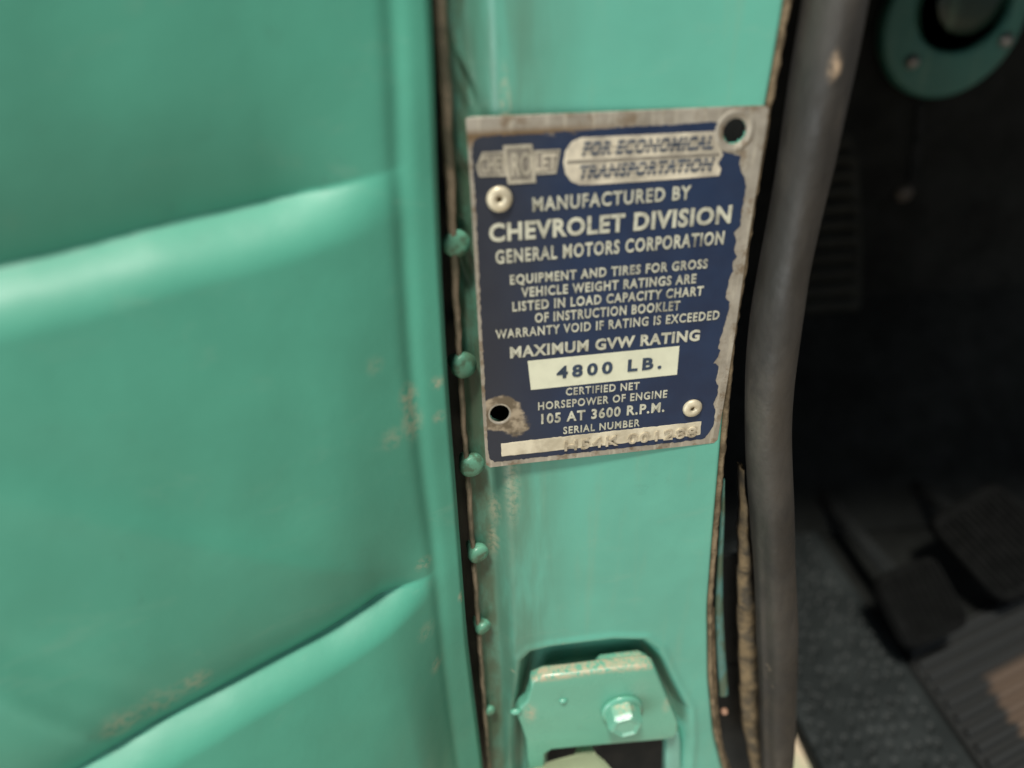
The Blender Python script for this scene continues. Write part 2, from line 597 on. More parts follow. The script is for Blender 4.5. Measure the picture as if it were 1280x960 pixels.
# seam flange on the left of the channel
xs = [-.0492, -.0478]
nzf = 120
zf = np.linspace(Z0, Z1, nzf)
top = sstep(zf, .02, .11)
Pf = np.zeros((nzf, 6, 3))
wob = .00012 * np.sin(zf * 310) + .00012 * np.sin(zf * 730 + 2 * np.sin(zf * 150))
for j, (a, b) in enumerate([(-.0021, .02), (-.0021, -.0006), (-.0012, -.0016), (0, -.0012), (.0006, .004), (.0006, .02)]):
    Pf[:, j, 0] = -.0424 + .0016 * top + a * (.7 + .5 * top) + wob
    Pf[:, j, 1] = b + (.0012 * (1 - top) if b < .01 else 0)
    Pf[:, j, 2] = zf
link('seam_flange', grid_mesh(Pf), M_DIRT if False else simple('primer_edge', (.30, .235, .165), .7, 0, .25, 90, .5, .0006, col2=(.13, .12, .08)), cab, True)

# weld nubs down the channel
M_NUB = green_paint('nub_paint', col=(.14, .38, .26), rough=.42, streak=False, grime=lambda m: m.math('MULTIPLY', m.ramp(m.noise(260, 5, .6), .48, .62), .7))
nub0 = None
for i, (u, v, s) in enumerate([(570, 306, .85), (580, 458, .88), (590, 583, .92), (598, 693, .82), (604, 785, .70), (613, 889, .45), (617, 990, .7)]):
    c = aty(u, v, .0006)
    if nub0 is None:
        me = revolve([(.0012, -.0075), (.0020, -.006), (.0034, -.0022), (.0040, -.0014), (.0041, .0006), (.0036, .0014), (.0018, .0017), (.0004, .0017)], 28, Vector((.52, -.84, -.10)), (0, 0, 0))
        for v_ in me.vertices:
            q_ = v_.co
            v_.co = q_ * (1 + .09 * math.sin(q_.z * 500 + 1) + .06 * math.sin(q_.x * 600 + q_.z * 300))
        me.materials.append(M_NUB)
        me.polygons.foreach_set('use_smooth', [True] * len(me.polygons))
    o = bpy.data.objects.new('weld_stud', me)
    COL.objects.link(o)
    o.parent = cab
    o.location = Vector(c.tolist()) - cab.location
    o.scale = (s, s, s * random.uniform(1.05, 1.25))
    o.rotation_euler = (random.uniform(-.1, .3), random.uniform(-.35, -.05), random.uniform(-.25, .25))
    nub0 = o

# ------------------------------------------------------------------ interior of the cab
FW = .40
link('firewall', box_mesh(.02, .80, FW, FW + .01, -.14, .55), M_FELT, cab)
toe = mesh_from([(.02, .26, -.3), (.8, .26, -.3), (.8, FW, -.14), (.02, FW, -.14), (.02, .26, -.312), (.8, .26, -.312), (.8, FW + .008, -.15), (.02, FW + .008, -.15)],
                [(0, 1, 2, 3), (7, 6, 5, 4), (0, 4, 5, 1), (3, 2, 6, 7), (0, 3, 7, 4), (1, 5, 6, 2)])
link('toe_board', toe, M_FELT, cab)
kick = mesh_from([(.050, .036, -.31), (.09, FW, -.31), (.09, FW, .55), (.050, .036, .55), (.045, .036, -.31), (.085, FW, -.31), (.085, FW, .55), (.045, .036, .55)],
                 [(0, 1, 2, 3), (7, 6, 5, 4), (0, 4, 5, 1), (3, 2, 6, 7), (0, 3, 7, 4), (1, 5, 6, 2)])
link('kick_panel', kick, M_FELT, cab)
# floor pan, left bounded by the sill line
a1, a2, a3 = atz(994, 903, -.302), atz(1022, 962, -.302), atz(1060, 1040, -.302)
fp = [(.05, .26), (a1[0] - .012, a1[1] + .03), (a1[0], a1[1]), (a2[0], a2[1]), (a3[0], a3[1]), (.8, a3[1]), (.8, .26)]
vv = [(x, y, -.303) for x, y in fp] + [(x, y, -.31) for x, y in fp]
k = len(fp)
link('floor_pan', mesh_from(vv, [tuple(range(k)), tuple(reversed(range(k, 2 * k)))] + [(i, (i + 1) % k, k + (i + 1) % k, k + i) for i in range(k)]), M_FELT, cab)
sl = [(a1[0] - .02, a1[1] + .04), (a1[0] + .012, a1[1] + .02), (a2[0] + .010, a2[1]), (a3[0] + .01, a3[1]), (a3[0] - .016, a3[1]), (a2[0] - .016, a2[1]), (a1[0] - .02, a1[1])]
vv = [(x, y, -.3115) for x, y in sl] + [(x, y, -.318) for x, y in sl]
k = len(sl)
link('door_sill', mesh_from(vv, [tuple(range(k)), tuple(reversed(range(k, 2 * k)))] + [(i, (i + 1) % k, k + (i + 1) % k, k + i) for i in range(k)]), simple('sill_worn_paint', (.74, .58, .42), .6, 0, .12, 40, .3, .0005, col2=(.52, .58, .38)), cab)
link('dash_shade', box_mesh(.052, .80, .04, FW, .20, .21), M_FELT, cab)  # unseen dash, set low to shade the cab interior

# ribbed trim on the firewall, near the seal
rib_t = empty('ribbed_vent_cover', aty(1035, 440, FW).tolist(), 'dark rounded trim with stacked horizontal ribs just right of the rubber seal', 'vent cover')
loop = [(985, 165), (1056, 160), (1068, 175), (1074, 200), (1079, 300), (1078, 400), (1068, 425), (1046, 442), (1010, 449), (985, 450)]
link('cover_plate', slab([pix_loop(loop, FW - .006)], FW - .006, FW, .002), M_TRIM, rib_t, True)
for k in range(13):
    v = 178 + k * 20.3
    A, B = aty(985, v + 4, FW - .006), aty(1071 + (5 if 3 < k < 11 else 0) - (12 if k == 0 else 0), v - 3, FW - .006)
    nn = 14
    Pr = np.zeros((nn, 9, 3))
    for i in range(nn):
        s = i / (nn - 1)
        c = A + (B - A) * s
        droop = -.004 * max(0, s - .85) / .15
        w = .0066 * math.sqrt(max(1 - max(0, (s - .9) / .1) ** 2, .0)) + .0002
        for j in range(9):
            a = math.pi * j / 8
            Pr[i, j] = (c[0], FW - .006 - .0072 * math.sin(a) * (w / .0068), c[2] + w * math.cos(a) + droop)
    link('rib', grid_mesh(Pr), M_TRIM, rib_t, True)

# green flange at the upper right
fc = aty(1193, 24, FW - .012)
fl = empty('round_flange', fc.tolist(), 'green round painted flange with screws on the dark firewall', 'flange')
outer = circle(fc[0], fc[2], .056, 64); inner = circle(fc[0] + .004, fc[2] + .012, .038, 48, .034)
M_FLANGE = green_paint('flange_paint', col=(.050, .190, .155), rough=.55)
link('flange_ring', slab([outer, inner], FW - .016, FW - .002, .004, 4), M_FLANGE, fl, True)
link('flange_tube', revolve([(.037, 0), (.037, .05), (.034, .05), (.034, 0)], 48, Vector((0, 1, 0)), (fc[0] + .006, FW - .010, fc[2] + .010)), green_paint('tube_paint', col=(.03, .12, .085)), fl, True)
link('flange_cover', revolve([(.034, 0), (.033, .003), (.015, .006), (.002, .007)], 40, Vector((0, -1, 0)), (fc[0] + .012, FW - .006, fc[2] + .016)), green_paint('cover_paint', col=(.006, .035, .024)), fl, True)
for u, v in ((1139, 77), (1256, 50)):
    c = aty(u, v, FW - .016)
    link('screw', revolve([(.0052, 0), (.005, .0025), (.0028, .005), (.0006, .0056)], 18, Vector((0, -1, 0)), c), simple('screw_metal', (.40, .38, .36), .4, .6), fl, True)
c = aty(1129, 241, FW)
sc_ = link('panel_clip', revolve([(.008, 0), (.007, .003), (.003, .005), (.001, .0054)], 18, Vector((0, -1, 0)), c), simple('clip_brown', (.10, .085, .07), .6), cab, True)
A, B = aty(1150, 130, FW), aty(1140, 232, FW)
link('panel_crease', mesh_from([(A[0] - .003, FW - .003, A[2]), (A[0] + .003, FW - .003, A[2]), (B[0] + .004, FW - .003, B[2]), (B[0] - .004, FW - .003, B[2]),
                                (A[0] - .004, FW + .001, A[2]), (A[0] + .004, FW + .001, A[2]), (B[0] + .005, FW + .001, B[2]), (B[0] - .005, FW + .001, B[2])],
                               [(0, 1, 2, 3), (0, 4, 5, 1), (1, 5, 6, 2), (2, 6, 7, 3), (3, 7, 4, 0)]), M_DARK, cab)

# floor mat with pebbled surface
mx1 = .256
nxm, nym = 260, 420
xm = np.linspace(.095, mx1, nxm); ym = np.linspace(-.02, .26, nym)
Xm, Ym = np.meshgrid(xm, ym, indexing='ij')
H = np.zeros_like(Xm)
r = np.random.default_rng(4)
cells = [(x + r.uniform(-.0026, .0026), y + r.uniform(-.0026, .0026)) for x in np.arange(.098, mx1 - .007, .0084) for y in np.arange(-.02, .26, .0096) if r.uniform() > .12]
for (cx, cy) in cells:
    i0, i1 = np.searchsorted(xm, [cx - .008, cx + .008]); j0, j1 = np.searchsorted(ym, [cy - .008, cy + .008])
    a = r.uniform(-.45, .45) + 1.1
    dx, dy = Xm[i0:i1, j0:j1] - cx, Ym[i0:i1, j0:j1] - cy
    p_, q_ = dx * math.cos(a) + dy * math.sin(a), -dx * math.sin(a) + dy * math.cos(a)
    H[i0:i1, j0:j1] = np.minimum(H[i0:i1, j0:j1], -.0040 * r.uniform(.5, 1) * np.exp(-(p_ / .0030) ** 6 - (q_ / .0017) ** 6))
H -= .006 * sstep(Xm, mx1 - .003, mx1)
Pm = np.stack([Xm, Ym, -.296 + H], -1)
bx_, by_ = (a1[0], a2[0], a3[0]), (a1[1], a2[1], a3[1])
Xmc = (Xm[:-1, :-1] + Xm[1:, 1:]) / 2; Ymc = (Ym[:-1, :-1] + Ym[1:, 1:]) / 2
# trimmed along the sill line
dirv = a2 - a1
side = (Xmc - a1[0]) * dirv[1] - (Ymc - a1[1]) * dirv[0]
mat_o = link('floor_mat', grid_mesh(Pm, side < 0), M_MAT, None, True)
tag(mat_o, 'dark grey pebbled rubber mat on the cab floor, lower right', 'floor mat')

# ribbed step area on the right of the mat
def tan_lit_patch():  # tan patch paints a lit area into the rubber colour
    m = Mat('lit_patch_rubber')
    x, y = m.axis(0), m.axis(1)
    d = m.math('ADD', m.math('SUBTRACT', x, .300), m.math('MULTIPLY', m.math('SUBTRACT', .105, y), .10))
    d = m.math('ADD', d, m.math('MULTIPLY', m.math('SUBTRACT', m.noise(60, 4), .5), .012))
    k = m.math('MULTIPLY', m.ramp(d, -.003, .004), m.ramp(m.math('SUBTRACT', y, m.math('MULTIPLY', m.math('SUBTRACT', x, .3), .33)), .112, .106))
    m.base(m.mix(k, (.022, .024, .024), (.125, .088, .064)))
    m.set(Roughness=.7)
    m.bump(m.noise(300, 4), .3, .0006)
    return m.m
hp = empty('heel_pad', (.33, .10, -.303), 'ribbed rubber heel pad with painted tan light patch at the lower right corner', 'heel pad')
M_HEEL_PAD = tan_lit_patch()
link('pad_base', mesh_from([(.259, .0, -.303), (.46, .0, -.303), (.46, .205, -.303), (.259, .137, -.303), (.259, .0, -.299), (.46, .0, -.299), (.46, .205, -.299), (.259, .137, -.299)], [(3, 2, 1, 0), (4, 5, 6, 7), (0, 1, 5, 4), (1, 2, 6, 5), (2, 3, 7, 6), (3, 0, 4, 7)]), M_HEEL_PAD, hp)
me = None
for k in range(14):
    y = .140 - k * .0102
    w, h_ = .0032, .0046
    nn = 7
    Pr = np.zeros((2, nn, 3))
    for i, x in enumerate((.2615, .458)):
        for j in range(nn):
            a = math.pi * j / (nn - 1)
            Pr[i, j] = (x, w * math.cos(a) + (.064 * i), -.299 + h_ * math.sin(a) ** .7)
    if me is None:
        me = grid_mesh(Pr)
        me.materials.append(M_HEEL_PAD)
        me.polygons.foreach_set('use_smooth', [True] * len(me.polygons))
    o = bpy.data.objects.new('rib', me); COL.objects.link(o); o.parent = hp
    o.location = Vector((0, y - .008, 0)) - hp.location


def pedal(name, label, corners_px, zc, n_ribs, depths):
    """corners: far-left, far-right, near-right, near-left, each at its own depth"""
    C4 = [aty(u, v, d) for (u, v), d in zip(corners_px, depths)]
    cen = sum(C4) / 4
    root = empty(name, cen.tolist(), label, 'pedal')
    e1 = (C4[1] - C4[0] + C4[2] - C4[3]) / 2
    e2 = (C4[3] - C4[0] + C4[2] - C4[1]) / 2
    nrm = np.cross(e2, e1); nrm /= np.linalg.norm(nrm)
    if nrm[2] < 0: nrm = -nrm
    a, b = e1 / 2, e2 / 2
    out = []
    N = 40
    for i in range(N):
        tt = math.tau * i / N
        c, s = math.cos(tt), math.sin(tt)
        out.append((math.copysign(abs(c) ** .35, c), math.copysign(abs(s) ** .35, s)))
    rings = [(1.0, -.008), (1.0, .000), (.96, .002), (.90, .0026)]
    v, f = [], []
    for sc, h in rings:
        v += [cen + a * x * sc + b * y * sc + nrm * h for x, y in out]
    for i in range(len(rings) - 1):
        for k in range(N):
            f.append((i * N + k, i * N + (k + 1) % N, (i + 1) * N + (k + 1) % N, (i + 1) * N + k))
    f.append(tuple(range((len(rings) - 1) * N, len(rings) * N))); f.append(tuple(reversed(range(N))))
    link('pad', mesh_from(v, f), M_PEDAL, root, False)
    for k in range(n_ribs):
        s = -0.80 + 1.6 * k / (n_ribs - 1)
        hw = .8 / n_ribs * .52
        v = []
        for y in (-.78, .78):
            for dx, h in ((-hw, .001), (-hw * .6, .0052), (hw * .6, .0052), (hw, .001)):
                v.append(cen + a * (s + dx) + b * y + nrm * h)
        link('rib', mesh_from(v, [(0, 1, 5, 4), (1, 2, 6, 5), (2, 3, 7, 6), (0, 3, 2, 1), (4, 5, 6, 7)]), M_PEDAL, root)
    # arm down through the toe board
    q = cen - nrm * .006
    e = np.array([cen[0] + .01, FW - .02 if cen[1] > .2 else .30, -.30 + .02])
    d = e - q; L_ = np.linalg.norm(d)
    me = revolve([(.006, 0), (.006, L_ + .02)], 12, Vector(d.tolist()), q)
    link('pedal_arm', me, M_DARK, root, True)


pedal('clutch_pedal', 'black ribbed rubber pedal pad beside the edge of the pebbled floor mat',
      [(1098, 722), (1160, 690), (1222, 782), (1132, 814)], None, 9, (.150, .165, .118, .110))
pedal('brake_pedal', 'larger dark ribbed pedal at the right edge, above the other pedal',
      [(1150, 650), (1250, 600), (1345, 700), (1262, 762)], None, 12, (.20, .215, .155, .145))

# ------------------------------------------------------------------ rubber weatherstrip
seal = empty('rubber_weatherstrip', aty(972, 960, .0).tolist(), 'weathered black rubber door seal running down the right side of the pillar', 'door seal')
Lp = [(1018, -25), (1015, 0), (994, 110), (971, 260), (954, 350), (939, 440), (936, 500), (936, 560), (943, 660), (949, 760), (952, 860), (955, 960), (957, 1010)]
Rp = [(1089, -25), (1086, 0), (1064, 110), (1034, 260), (1018, 300), (1010, 350), (998, 440), (992, 500), (990, 560), (994, 660), (998, 760), (998, 860), (992, 960), (988, 1010)]
Lp_ = np.array([aty(u, v, -.002) for u, v in Lp]); Rp_ = np.array([aty(u, v, -.002) for u, v in Rp])
def ip(A, z):
    o = np.argsort(A[:, 2]); return np.interp(z, A[o, 2], A[o, 0])
nS = 260
zS = np.linspace(.152, -.195, nS)
xl, xr2 = ip(Lp_, zS), ip(Rp_, zS)
k9 = np.ones(21) / 21
xl = np.convolve(np.pad(xl, 10, 'edge'), k9, 'valid'); xr2 = np.convolve(np.pad(xr2, 10, 'edge'), k9, 'valid')
mS = 48
Ps = np.zeros((nS, mS + 1, 3))
for j in range(mS + 1):
    a = math.tau * j / mS
    ca, sa = math.cos(a), math.sin(a)
    rr = 1.0 + .05 * math.cos(3 * a + .6)
    hw = (xr2 - xl) / 2
    Ps[:, j, 0] = (xl + xr2) / 2 + hw * ca * (1.0 - .03 * (1 - abs(ca)))
    Ps[:, j, 1] = .000 - .0078 * sa * rr * (1 if sa > 0 else 1.1) + .0004 * np.sin(zS * 90 + a)
    # a soft shoulder groove on the left third of the tube, wider at the bottom
    gd = math.exp(-((a - 2.45) / .22) ** 2)
    Ps[:, j, 1] += .0016 * gd * (1 - sstep(zS, -.10, .0)) 
    Ps[:, j, 2] = zS
link('seal_tube', grid_mesh(Ps), M_RUBBER, seal, True)
ribbon([(960, 440), (952, 560), (956, 660), (964, 760), (966, 860), (966, 1000)], [(975, 440), (968, 560), (972, 660), (980, 760), (982, 860), (980, 1000)],
       .006, .010, M_RUBBER, 'mounting_lip', seal)

# ------------------------------------------------------------------ the open door
DD = np.array([.88423, .46705, 0.0]); DN = np.array([.46705, -.88423, 0.0])     # along the door, and out of its inner face
edge0 = aty(552, 320, -.010)
def at_door(u, v):
    d = ray(u, v)
    s = np.dot(edge0 - CAM, DN) / np.dot(d, DN)
    p = CAM + d * s
    return np.dot(p - edge0, DD), p[2]
door = empty('open_door', (edge0 + DD * -.12 + np.array([0, 0, -.24 - edge0[2]])).tolist(), 'open green truck door filling the left, inner panel with stamped diagonal grooves', 'truck door')
nu, nzd = 430, 620
us = np.linspace(-.235, 0.0, nu); zd = np.linspace(-.225, .165, nzd)
U, Zd = np.meshgrid(us, zd, indexing='ij')
dedge = [(541, 0), (546, 160), (552, 320), (560.5, 480), (573, 640), (584.5, 800), (604, 960)]
de = np.array([at_door(u, v) for u, v in dedge]); oe = np.argsort(de[:, 1])
uoff = np.interp(zd, de[oe, 1], de[oe, 0])
uoff = uoff + .0011
uoff = np.convolve(np.pad(uoff, 25, 'edge'), np.ones(51) / 51, 'valid')
U0 = U.copy()
U = U + uoff[None, :] * sstep(U, -.08, 0)
H = .0006 * vnoise(U, Zd, .11, 11) + .00025 * vnoise(U, Zd, .035, 12)
def crown(u, z):
    # panel bent out at the foot and back at left to brighten both
    w = sstep(-u, .006, .12)
    s_ = z - .04
    return (.05 * (z - .05) ** 2 + .10 * .5 * (np.sqrt(s_ * s_ + .03 ** 2) - s_ - .02)) * w - .22 * u ** 2
def at_crown(u, v, off=0.0):
    a, z = at_door(u, v)
    d = ray(u, v)
    for _ in range(12):
        h = float(crown(np.float64(a), np.float64(z))) + off
        s_ = (np.dot(edge0 - CAM, DN) + h) / np.dot(d, DN)
        p = CAM + d * s_
        a, z = np.dot(p - edge0, DD), p[2]
    return a, z
H += crown(U0, Zd)
def line_of(px, off=0.0):
    A = np.array([at_crown(u, v, off) for u, v in px]); o = np.argsort(A[:, 0]); return A[o]
def groove(px, A, w_up, w_dn, u_end, fade=.012, T=.0, LT=.05):
    Lx = line_of(px, -A * .8)
    zl = np.interp(us, Lx[:, 0], Lx[:, 1])
    sl0 = (Lx[1, 1] - Lx[0, 1]) / (Lx[1, 0] - Lx[0, 0])
    zl = np.where(us < Lx[0, 0], Lx[0, 1] + (us - Lx[0, 0]) * sl0, zl)
    zl = np.convolve(np.pad(zl, 8, 'reflect', reflect_type='odd'), np.ones(17) / 17, 'valid')
    d = Zd - zl[:, None]
    up = np.exp(-np.maximum(d, 0) / w_up)
    tdn = np.clip(-d / w_dn, 0, 1)
    dn = (1 - tdn) ** 2 * (1 + 0 * tdn)
    h = -A * np.where(d >= 0, up, dn)
    r_ = .0006
    h = h + T * (1 - np.exp(np.minimum(d, 0) / LT))
    end = 1 - sstep(U, u_end - fade, u_end)
    return h * end
ue1 = at_crown(506, 212)[0]; ue2 = at_crown(541, 718)[0]
g1 = groove([(-200, 372), (0, 335), (100, 312), (200, 284), (300, 262), (400, 234), (480, 203), (510, 184)], .0085, .0200, .0120, ue1 + .004, .034, .0040, .045)
g2 = groove([(-150, 1080), (80, 960), (190, 896), (300, 836), (410, 778), (520, 709), (545, 692)], .0078, .0120, .0088, ue2 + .003, .022, .0110, .07)
H += g1 + g2
# vertical groove and edge band
gl = line_of([(489, -40), (492, 0), (500, 200), (513, 450), (530, 605), (542, 680), (555, 830), (570, 940), (580, 1000)])
og = np.argsort(gl[:, 1])
ug = np.interp(zd, gl[og, 1], gl[og, 0])
ug = np.convolve(np.pad(ug, 20, 'edge'), np.ones(41) / 41, 'valid')
dg_ = U - ug[None, :]
H -= .0009 * np.exp(-(dg_ / .0024) ** 2)
H += .0002 * sstep(dg_, .0, .006)

# soft creases that fan out above the lower groove
for (pa, pb, w, am) in (((30, 620), (430, 722), .006, .0007), ((0, 560), (400, 650), .009, -.0006), ((0, 800), (230, 880), .004, -.0005), ((0, 860), (140, 930), .003, .0005), ((120, 640), (470, 718), .0028, .0004)):
    A, B = at_crown(*pa), at_crown(*pb)
    ex, ez = B[0] - A[0], B[1] - A[1]; L2 = ex * ex + ez * ez
    tt = ((U - A[0]) * ex + (Zd - A[1]) * ez) / L2
    dd = ((U - A[0]) * ez - (Zd - A[1]) * ex) / math.sqrt(L2)
    H += am * np.exp(-(dd / w) ** 2) * sstep(tt, -.3, .1) * (1 - sstep(tt, .7, 1.1))
# edge rolls away at the shut line
er = sstep(U0, -.0035, 0.0)
H -= .0030 * er ** 2
Pd = edge0[None, None, :] * np.array([1, 1, 0]) + U[..., None] * DD + H[..., None] * DN + np.stack([0 * Zd, 0 * Zd, Zd], -1)
def dpt(u, v):
    a, z = at_crown(u, v); return edge0 * np.array([1, 1, 0]) + a * DD + float(crown(np.float64(a), np.float64(z))) * DN + np.array([0, 0, z])
M_DOOR = green_paint('door_paint', col=(.078, .350, .246), rough=.54, specks=[
    (dpt(510, 497), .0042, (1, 1, .7), .55), (dpt(514, 528), .0048, (1, 1, .7), .5), (dpt(487, 545), .005, (1, 1, 1), .3), (dpt(546, 478), .003, (1, 1, 1), .6), (dpt(548, 520), .003, (1, 1, 1), .4),
    (dpt(20, 298), .007, (1, 1, 1), .30), (dpt(370, 215), .007, (1, 1, 1.5), .25), (dpt(335, 192), .006, (1, 1, 1.5), .15), (dpt(244, 852), .006, (1, 1, 1), .42), (dpt(200, 880), .008, (1, 1, 1), .30),
    (dpt(150, 905), .007, (1, 1, 1), .4), (dpt(578, 745), .0026, (1, 1, .7), .8), (dpt(540, 828), .005, (1, 1, 1), .5), (dpt(527, 785), .006, (1, 1, 1), .3), (dpt(465, 455), .004, (1, 1, 1), .25), (dpt(530, 705), .004, (1, 1, 1), .4)],
    streak=False, coat=.14)
link('inner_panel', grid_mesh(Pd), M_DOOR, door, True)
# shut face returning behind, and the outer skin
z0, z1 = zd[0], zd[-1]
e = edge0 * np.array([1, 1, 0]) - DN * .003
M_DOOR2 = green_paint('door_edge_paint', col=(.05, .20, .15), rough=.45, streak=False)
nr = 40
zz = np.linspace(z0, z1, nr)
Pq = np.zeros((nr, 5, 3))
for j, (a, b) in enumerate([(0, 0), (.0008, -.001), (.0008, -.006), (-.002, -.016), (-.004, -.034)]):
    Pq[:, j] = e + DD * a + DN * b + np.interp(zz, zd, uoff)[:, None] * DD
    Pq[:, j, 2] = zz
link('shut_face', grid_mesh(Pq), M_DOOR2, door, True)
b0 = e + DD * -.004 + DN * -.034; b1 = e + DD * -.236 + DN * -.034
c0, c1 = b0 - DN * .0015, b1 - DN * .0015
V = [(*b0[:2], z0), (*b1[:2], z0), (*b1[:2], z1), (*b0[:2], z1), (*c0[:2], z0), (*c1[:2], z0), (*c1[:2], z1), (*c0[:2], z1)]
link('outer_skin', mesh_from(V, [(0, 1, 2, 3), (7, 6, 5, 4), (0, 4, 5, 1), (3, 2, 6, 7), (0, 3, 7, 4), (1, 5, 6, 2)]), M_DOOR2, door)

# ------------------------------------------------------------------ door check: bracket, bolt and arm
yb = -.0040
br = empty('door_check_bracket', aty(760, 935, .002).tolist(), 'green painted door check bracket bolted in the recess below the plate', 'bracket')
M_BR = green_paint('bracket_paint', col=(.135, .42, .30), rough=.28, streak=False, specks=[  # cream specks on the top edge paint its highlight along with wear
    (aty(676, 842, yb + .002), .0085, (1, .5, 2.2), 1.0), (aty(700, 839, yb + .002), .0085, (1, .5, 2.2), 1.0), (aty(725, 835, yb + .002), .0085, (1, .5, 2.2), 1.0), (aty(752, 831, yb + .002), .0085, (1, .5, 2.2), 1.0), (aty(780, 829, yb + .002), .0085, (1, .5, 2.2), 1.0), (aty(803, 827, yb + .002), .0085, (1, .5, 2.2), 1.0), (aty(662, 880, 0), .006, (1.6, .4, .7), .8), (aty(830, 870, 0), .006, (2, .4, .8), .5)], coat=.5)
face = [(665, 852), (680, 846), (712, 843), (750, 838), (795, 833), (812, 832), (818, 835), (826, 852), (837, 878), (848, 902), (848, 916), (843, 923), (833, 925), (826, 926), (790, 929), (720, 935), (690, 938), (682, 943), (681, 958),
        (676, 1010), (662, 1010), (660, 956), (657, 925), (650, 905), (645, 893), (650, 885), (658, 878), (663, 862)]
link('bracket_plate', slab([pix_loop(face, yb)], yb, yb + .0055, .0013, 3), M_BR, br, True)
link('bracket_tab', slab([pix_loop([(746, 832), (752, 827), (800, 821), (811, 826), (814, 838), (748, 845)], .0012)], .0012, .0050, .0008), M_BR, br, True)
lip = [(834, 924), (848, 915), (851, 930), (852, 1010), (832, 1010)]
link('slot_lip', slab([pix_loop(lip, .002)], .002, .009, .0008), green_paint('lip_paint', col=(.17, .42, .34), rough=.35), br, True)
bc = aty(777, 886, yb)
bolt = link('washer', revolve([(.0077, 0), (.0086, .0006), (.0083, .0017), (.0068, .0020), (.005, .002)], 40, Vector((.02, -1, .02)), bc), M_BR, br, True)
hexa = [(.0068 * math.cos(math.pi / 3 * k + .25), .0068 * math.sin(math.pi / 3 * k + .25)) for k in range(6)]
bm = bmesh.new()
rings = []
for sc, h in ((1.04, .0012), (1.04, .0068), (.92, .0084), (.74, .0086), (.68, .0080)):
    rings.append([bm.verts.new((bc[0] + x * sc, bc[1] - h, bc[2] + z * sc)) for x, z in hexa])
for a, b in zip(rings, rings[1:]):
    for k in range(6):
        bm.faces.new((a[k], a[(k + 1) % 6], b[(k + 1) % 6], b[k]))
bm.faces.new(rings[-1]); bm.faces.new(list(reversed(rings[0])))
bmesh.ops.recalc_face_normals(bm, faces=bm.faces)
bmesh.ops.bevel(bm, geom=[e_ for e_ in bm.edges], offset=.00035, segments=2, affect='EDGES')
me = bpy.data.meshes.new('hex'); bm.to_mesh(me); bm.free()
M_BOLT = green_paint('bolt_paint', col=(.17, .45, .33), rough=.25, streak=False, coat=.6, specks=[(bc + np.array([0, -.003, .005]), .0062, (1, 1, 1.2), .95)])  # cream speck paints the highlight on the bolt's upper side
link('hex_bolt_head', me, M_BOLT, br, False)
# little drips of thick paint
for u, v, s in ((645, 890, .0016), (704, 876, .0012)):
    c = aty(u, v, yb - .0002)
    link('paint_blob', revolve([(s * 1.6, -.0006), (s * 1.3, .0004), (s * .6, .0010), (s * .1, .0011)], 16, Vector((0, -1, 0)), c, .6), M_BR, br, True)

za = -.1575
arm_px = [(520, 1010), (600, 982), (661, 959), (692, 948), (722, 940), (742, 939), (752, 945), (770, 965), (800, 1010)]
A = [atz(u, v, za) for u, v in arm_px]
A = [(p[0], p[1]) for p in A]
# hidden tail going into the slot
i5 = 5
A = A[:5] + [(A[4][0] + .001, .030), (A[5][0] + .001, .030)] + A[5:]
k = len(A)
cx = sum(p[0] for p in A) / k; cy = sum(p[1] for p in A) / k
bm = bmesh.new()
tops = [bm.verts.new((x, y, za)) for x, y in A]; bots = [bm.verts.new((x, y, za - .006)) for x, y in A]
bm.faces.new(tops); bm.faces.new(list(reversed(bots)))
for i in range(k):
    bm.faces.new((tops[i], tops[(i + 1) % k], bots[(i + 1) % k], bots[i]))
bmesh.ops.recalc_face_normals(bm, faces=bm.faces)
bmesh.ops.bevel(bm, geom=list(bm.edges), offset=.0012, segments=3, affect='EDGES')
me = bpy.data.meshes.new('arm'); bm.to_mesh(me); bm.free()
arm = link('check_strap', me, green_paint('arm_paint', col=(.50, .56, .36), rough=.35, chips=.25), None, True)
tag(arm, 'pale cream green check strap poking out of the bracket slot at bottom edge', 'check strap')

# ------------------------------------------------------------------ data plate
yp = -.0012
plate = empty('data_plate', (0, yp, 0), 'worn blue and bare metal maker plate riveted to the green pillar', 'data plate')
o_px = [(582, 147), (590, 145), (700, 141.5), (870, 135.5), (957, 132.5), (964, 136), (961, 160), (938, 300), (921, 420), (908, 500), (899, 552), (894, 556.5), (760, 568), (660, 576), (612, 580.5), (607, 577), (604, 530), (597, 400), (588, 240)]
outer = pix_loop(o_px, yp)
hole1 = circle(HOLE_TR[0], HOLE_TR[2], .0030, 36, .0031)
hole2 = circle(HOLE_BL[0], HOLE_BL[2], .0029, 36, .0030)
link('plate_sheet', slab([outer, hole1, hole2], yp, yp + .0007, .00015, 2), M_METAL, plate)
# raised collar round the upper screw hole
collar = link('hole_collar', revolve([(.0054, -.0001), (.0050, .0002), (.0043, .0003), (.0036, .0001), (.0031, -.0003)], 48, Vector((0, -1, 0)), (HOLE_TR[0], yp, HOLE_TR[2])), M_METAL, plate, True)
me_ = collar.data
bm = bmesh.new(); bm.from_mesh(me_)
bmesh.ops.delete(bm, geom=[f for f in bm.faces if len(f.verts) > 4], context='FACES'); bm.to_mesh(me_); bm.free()

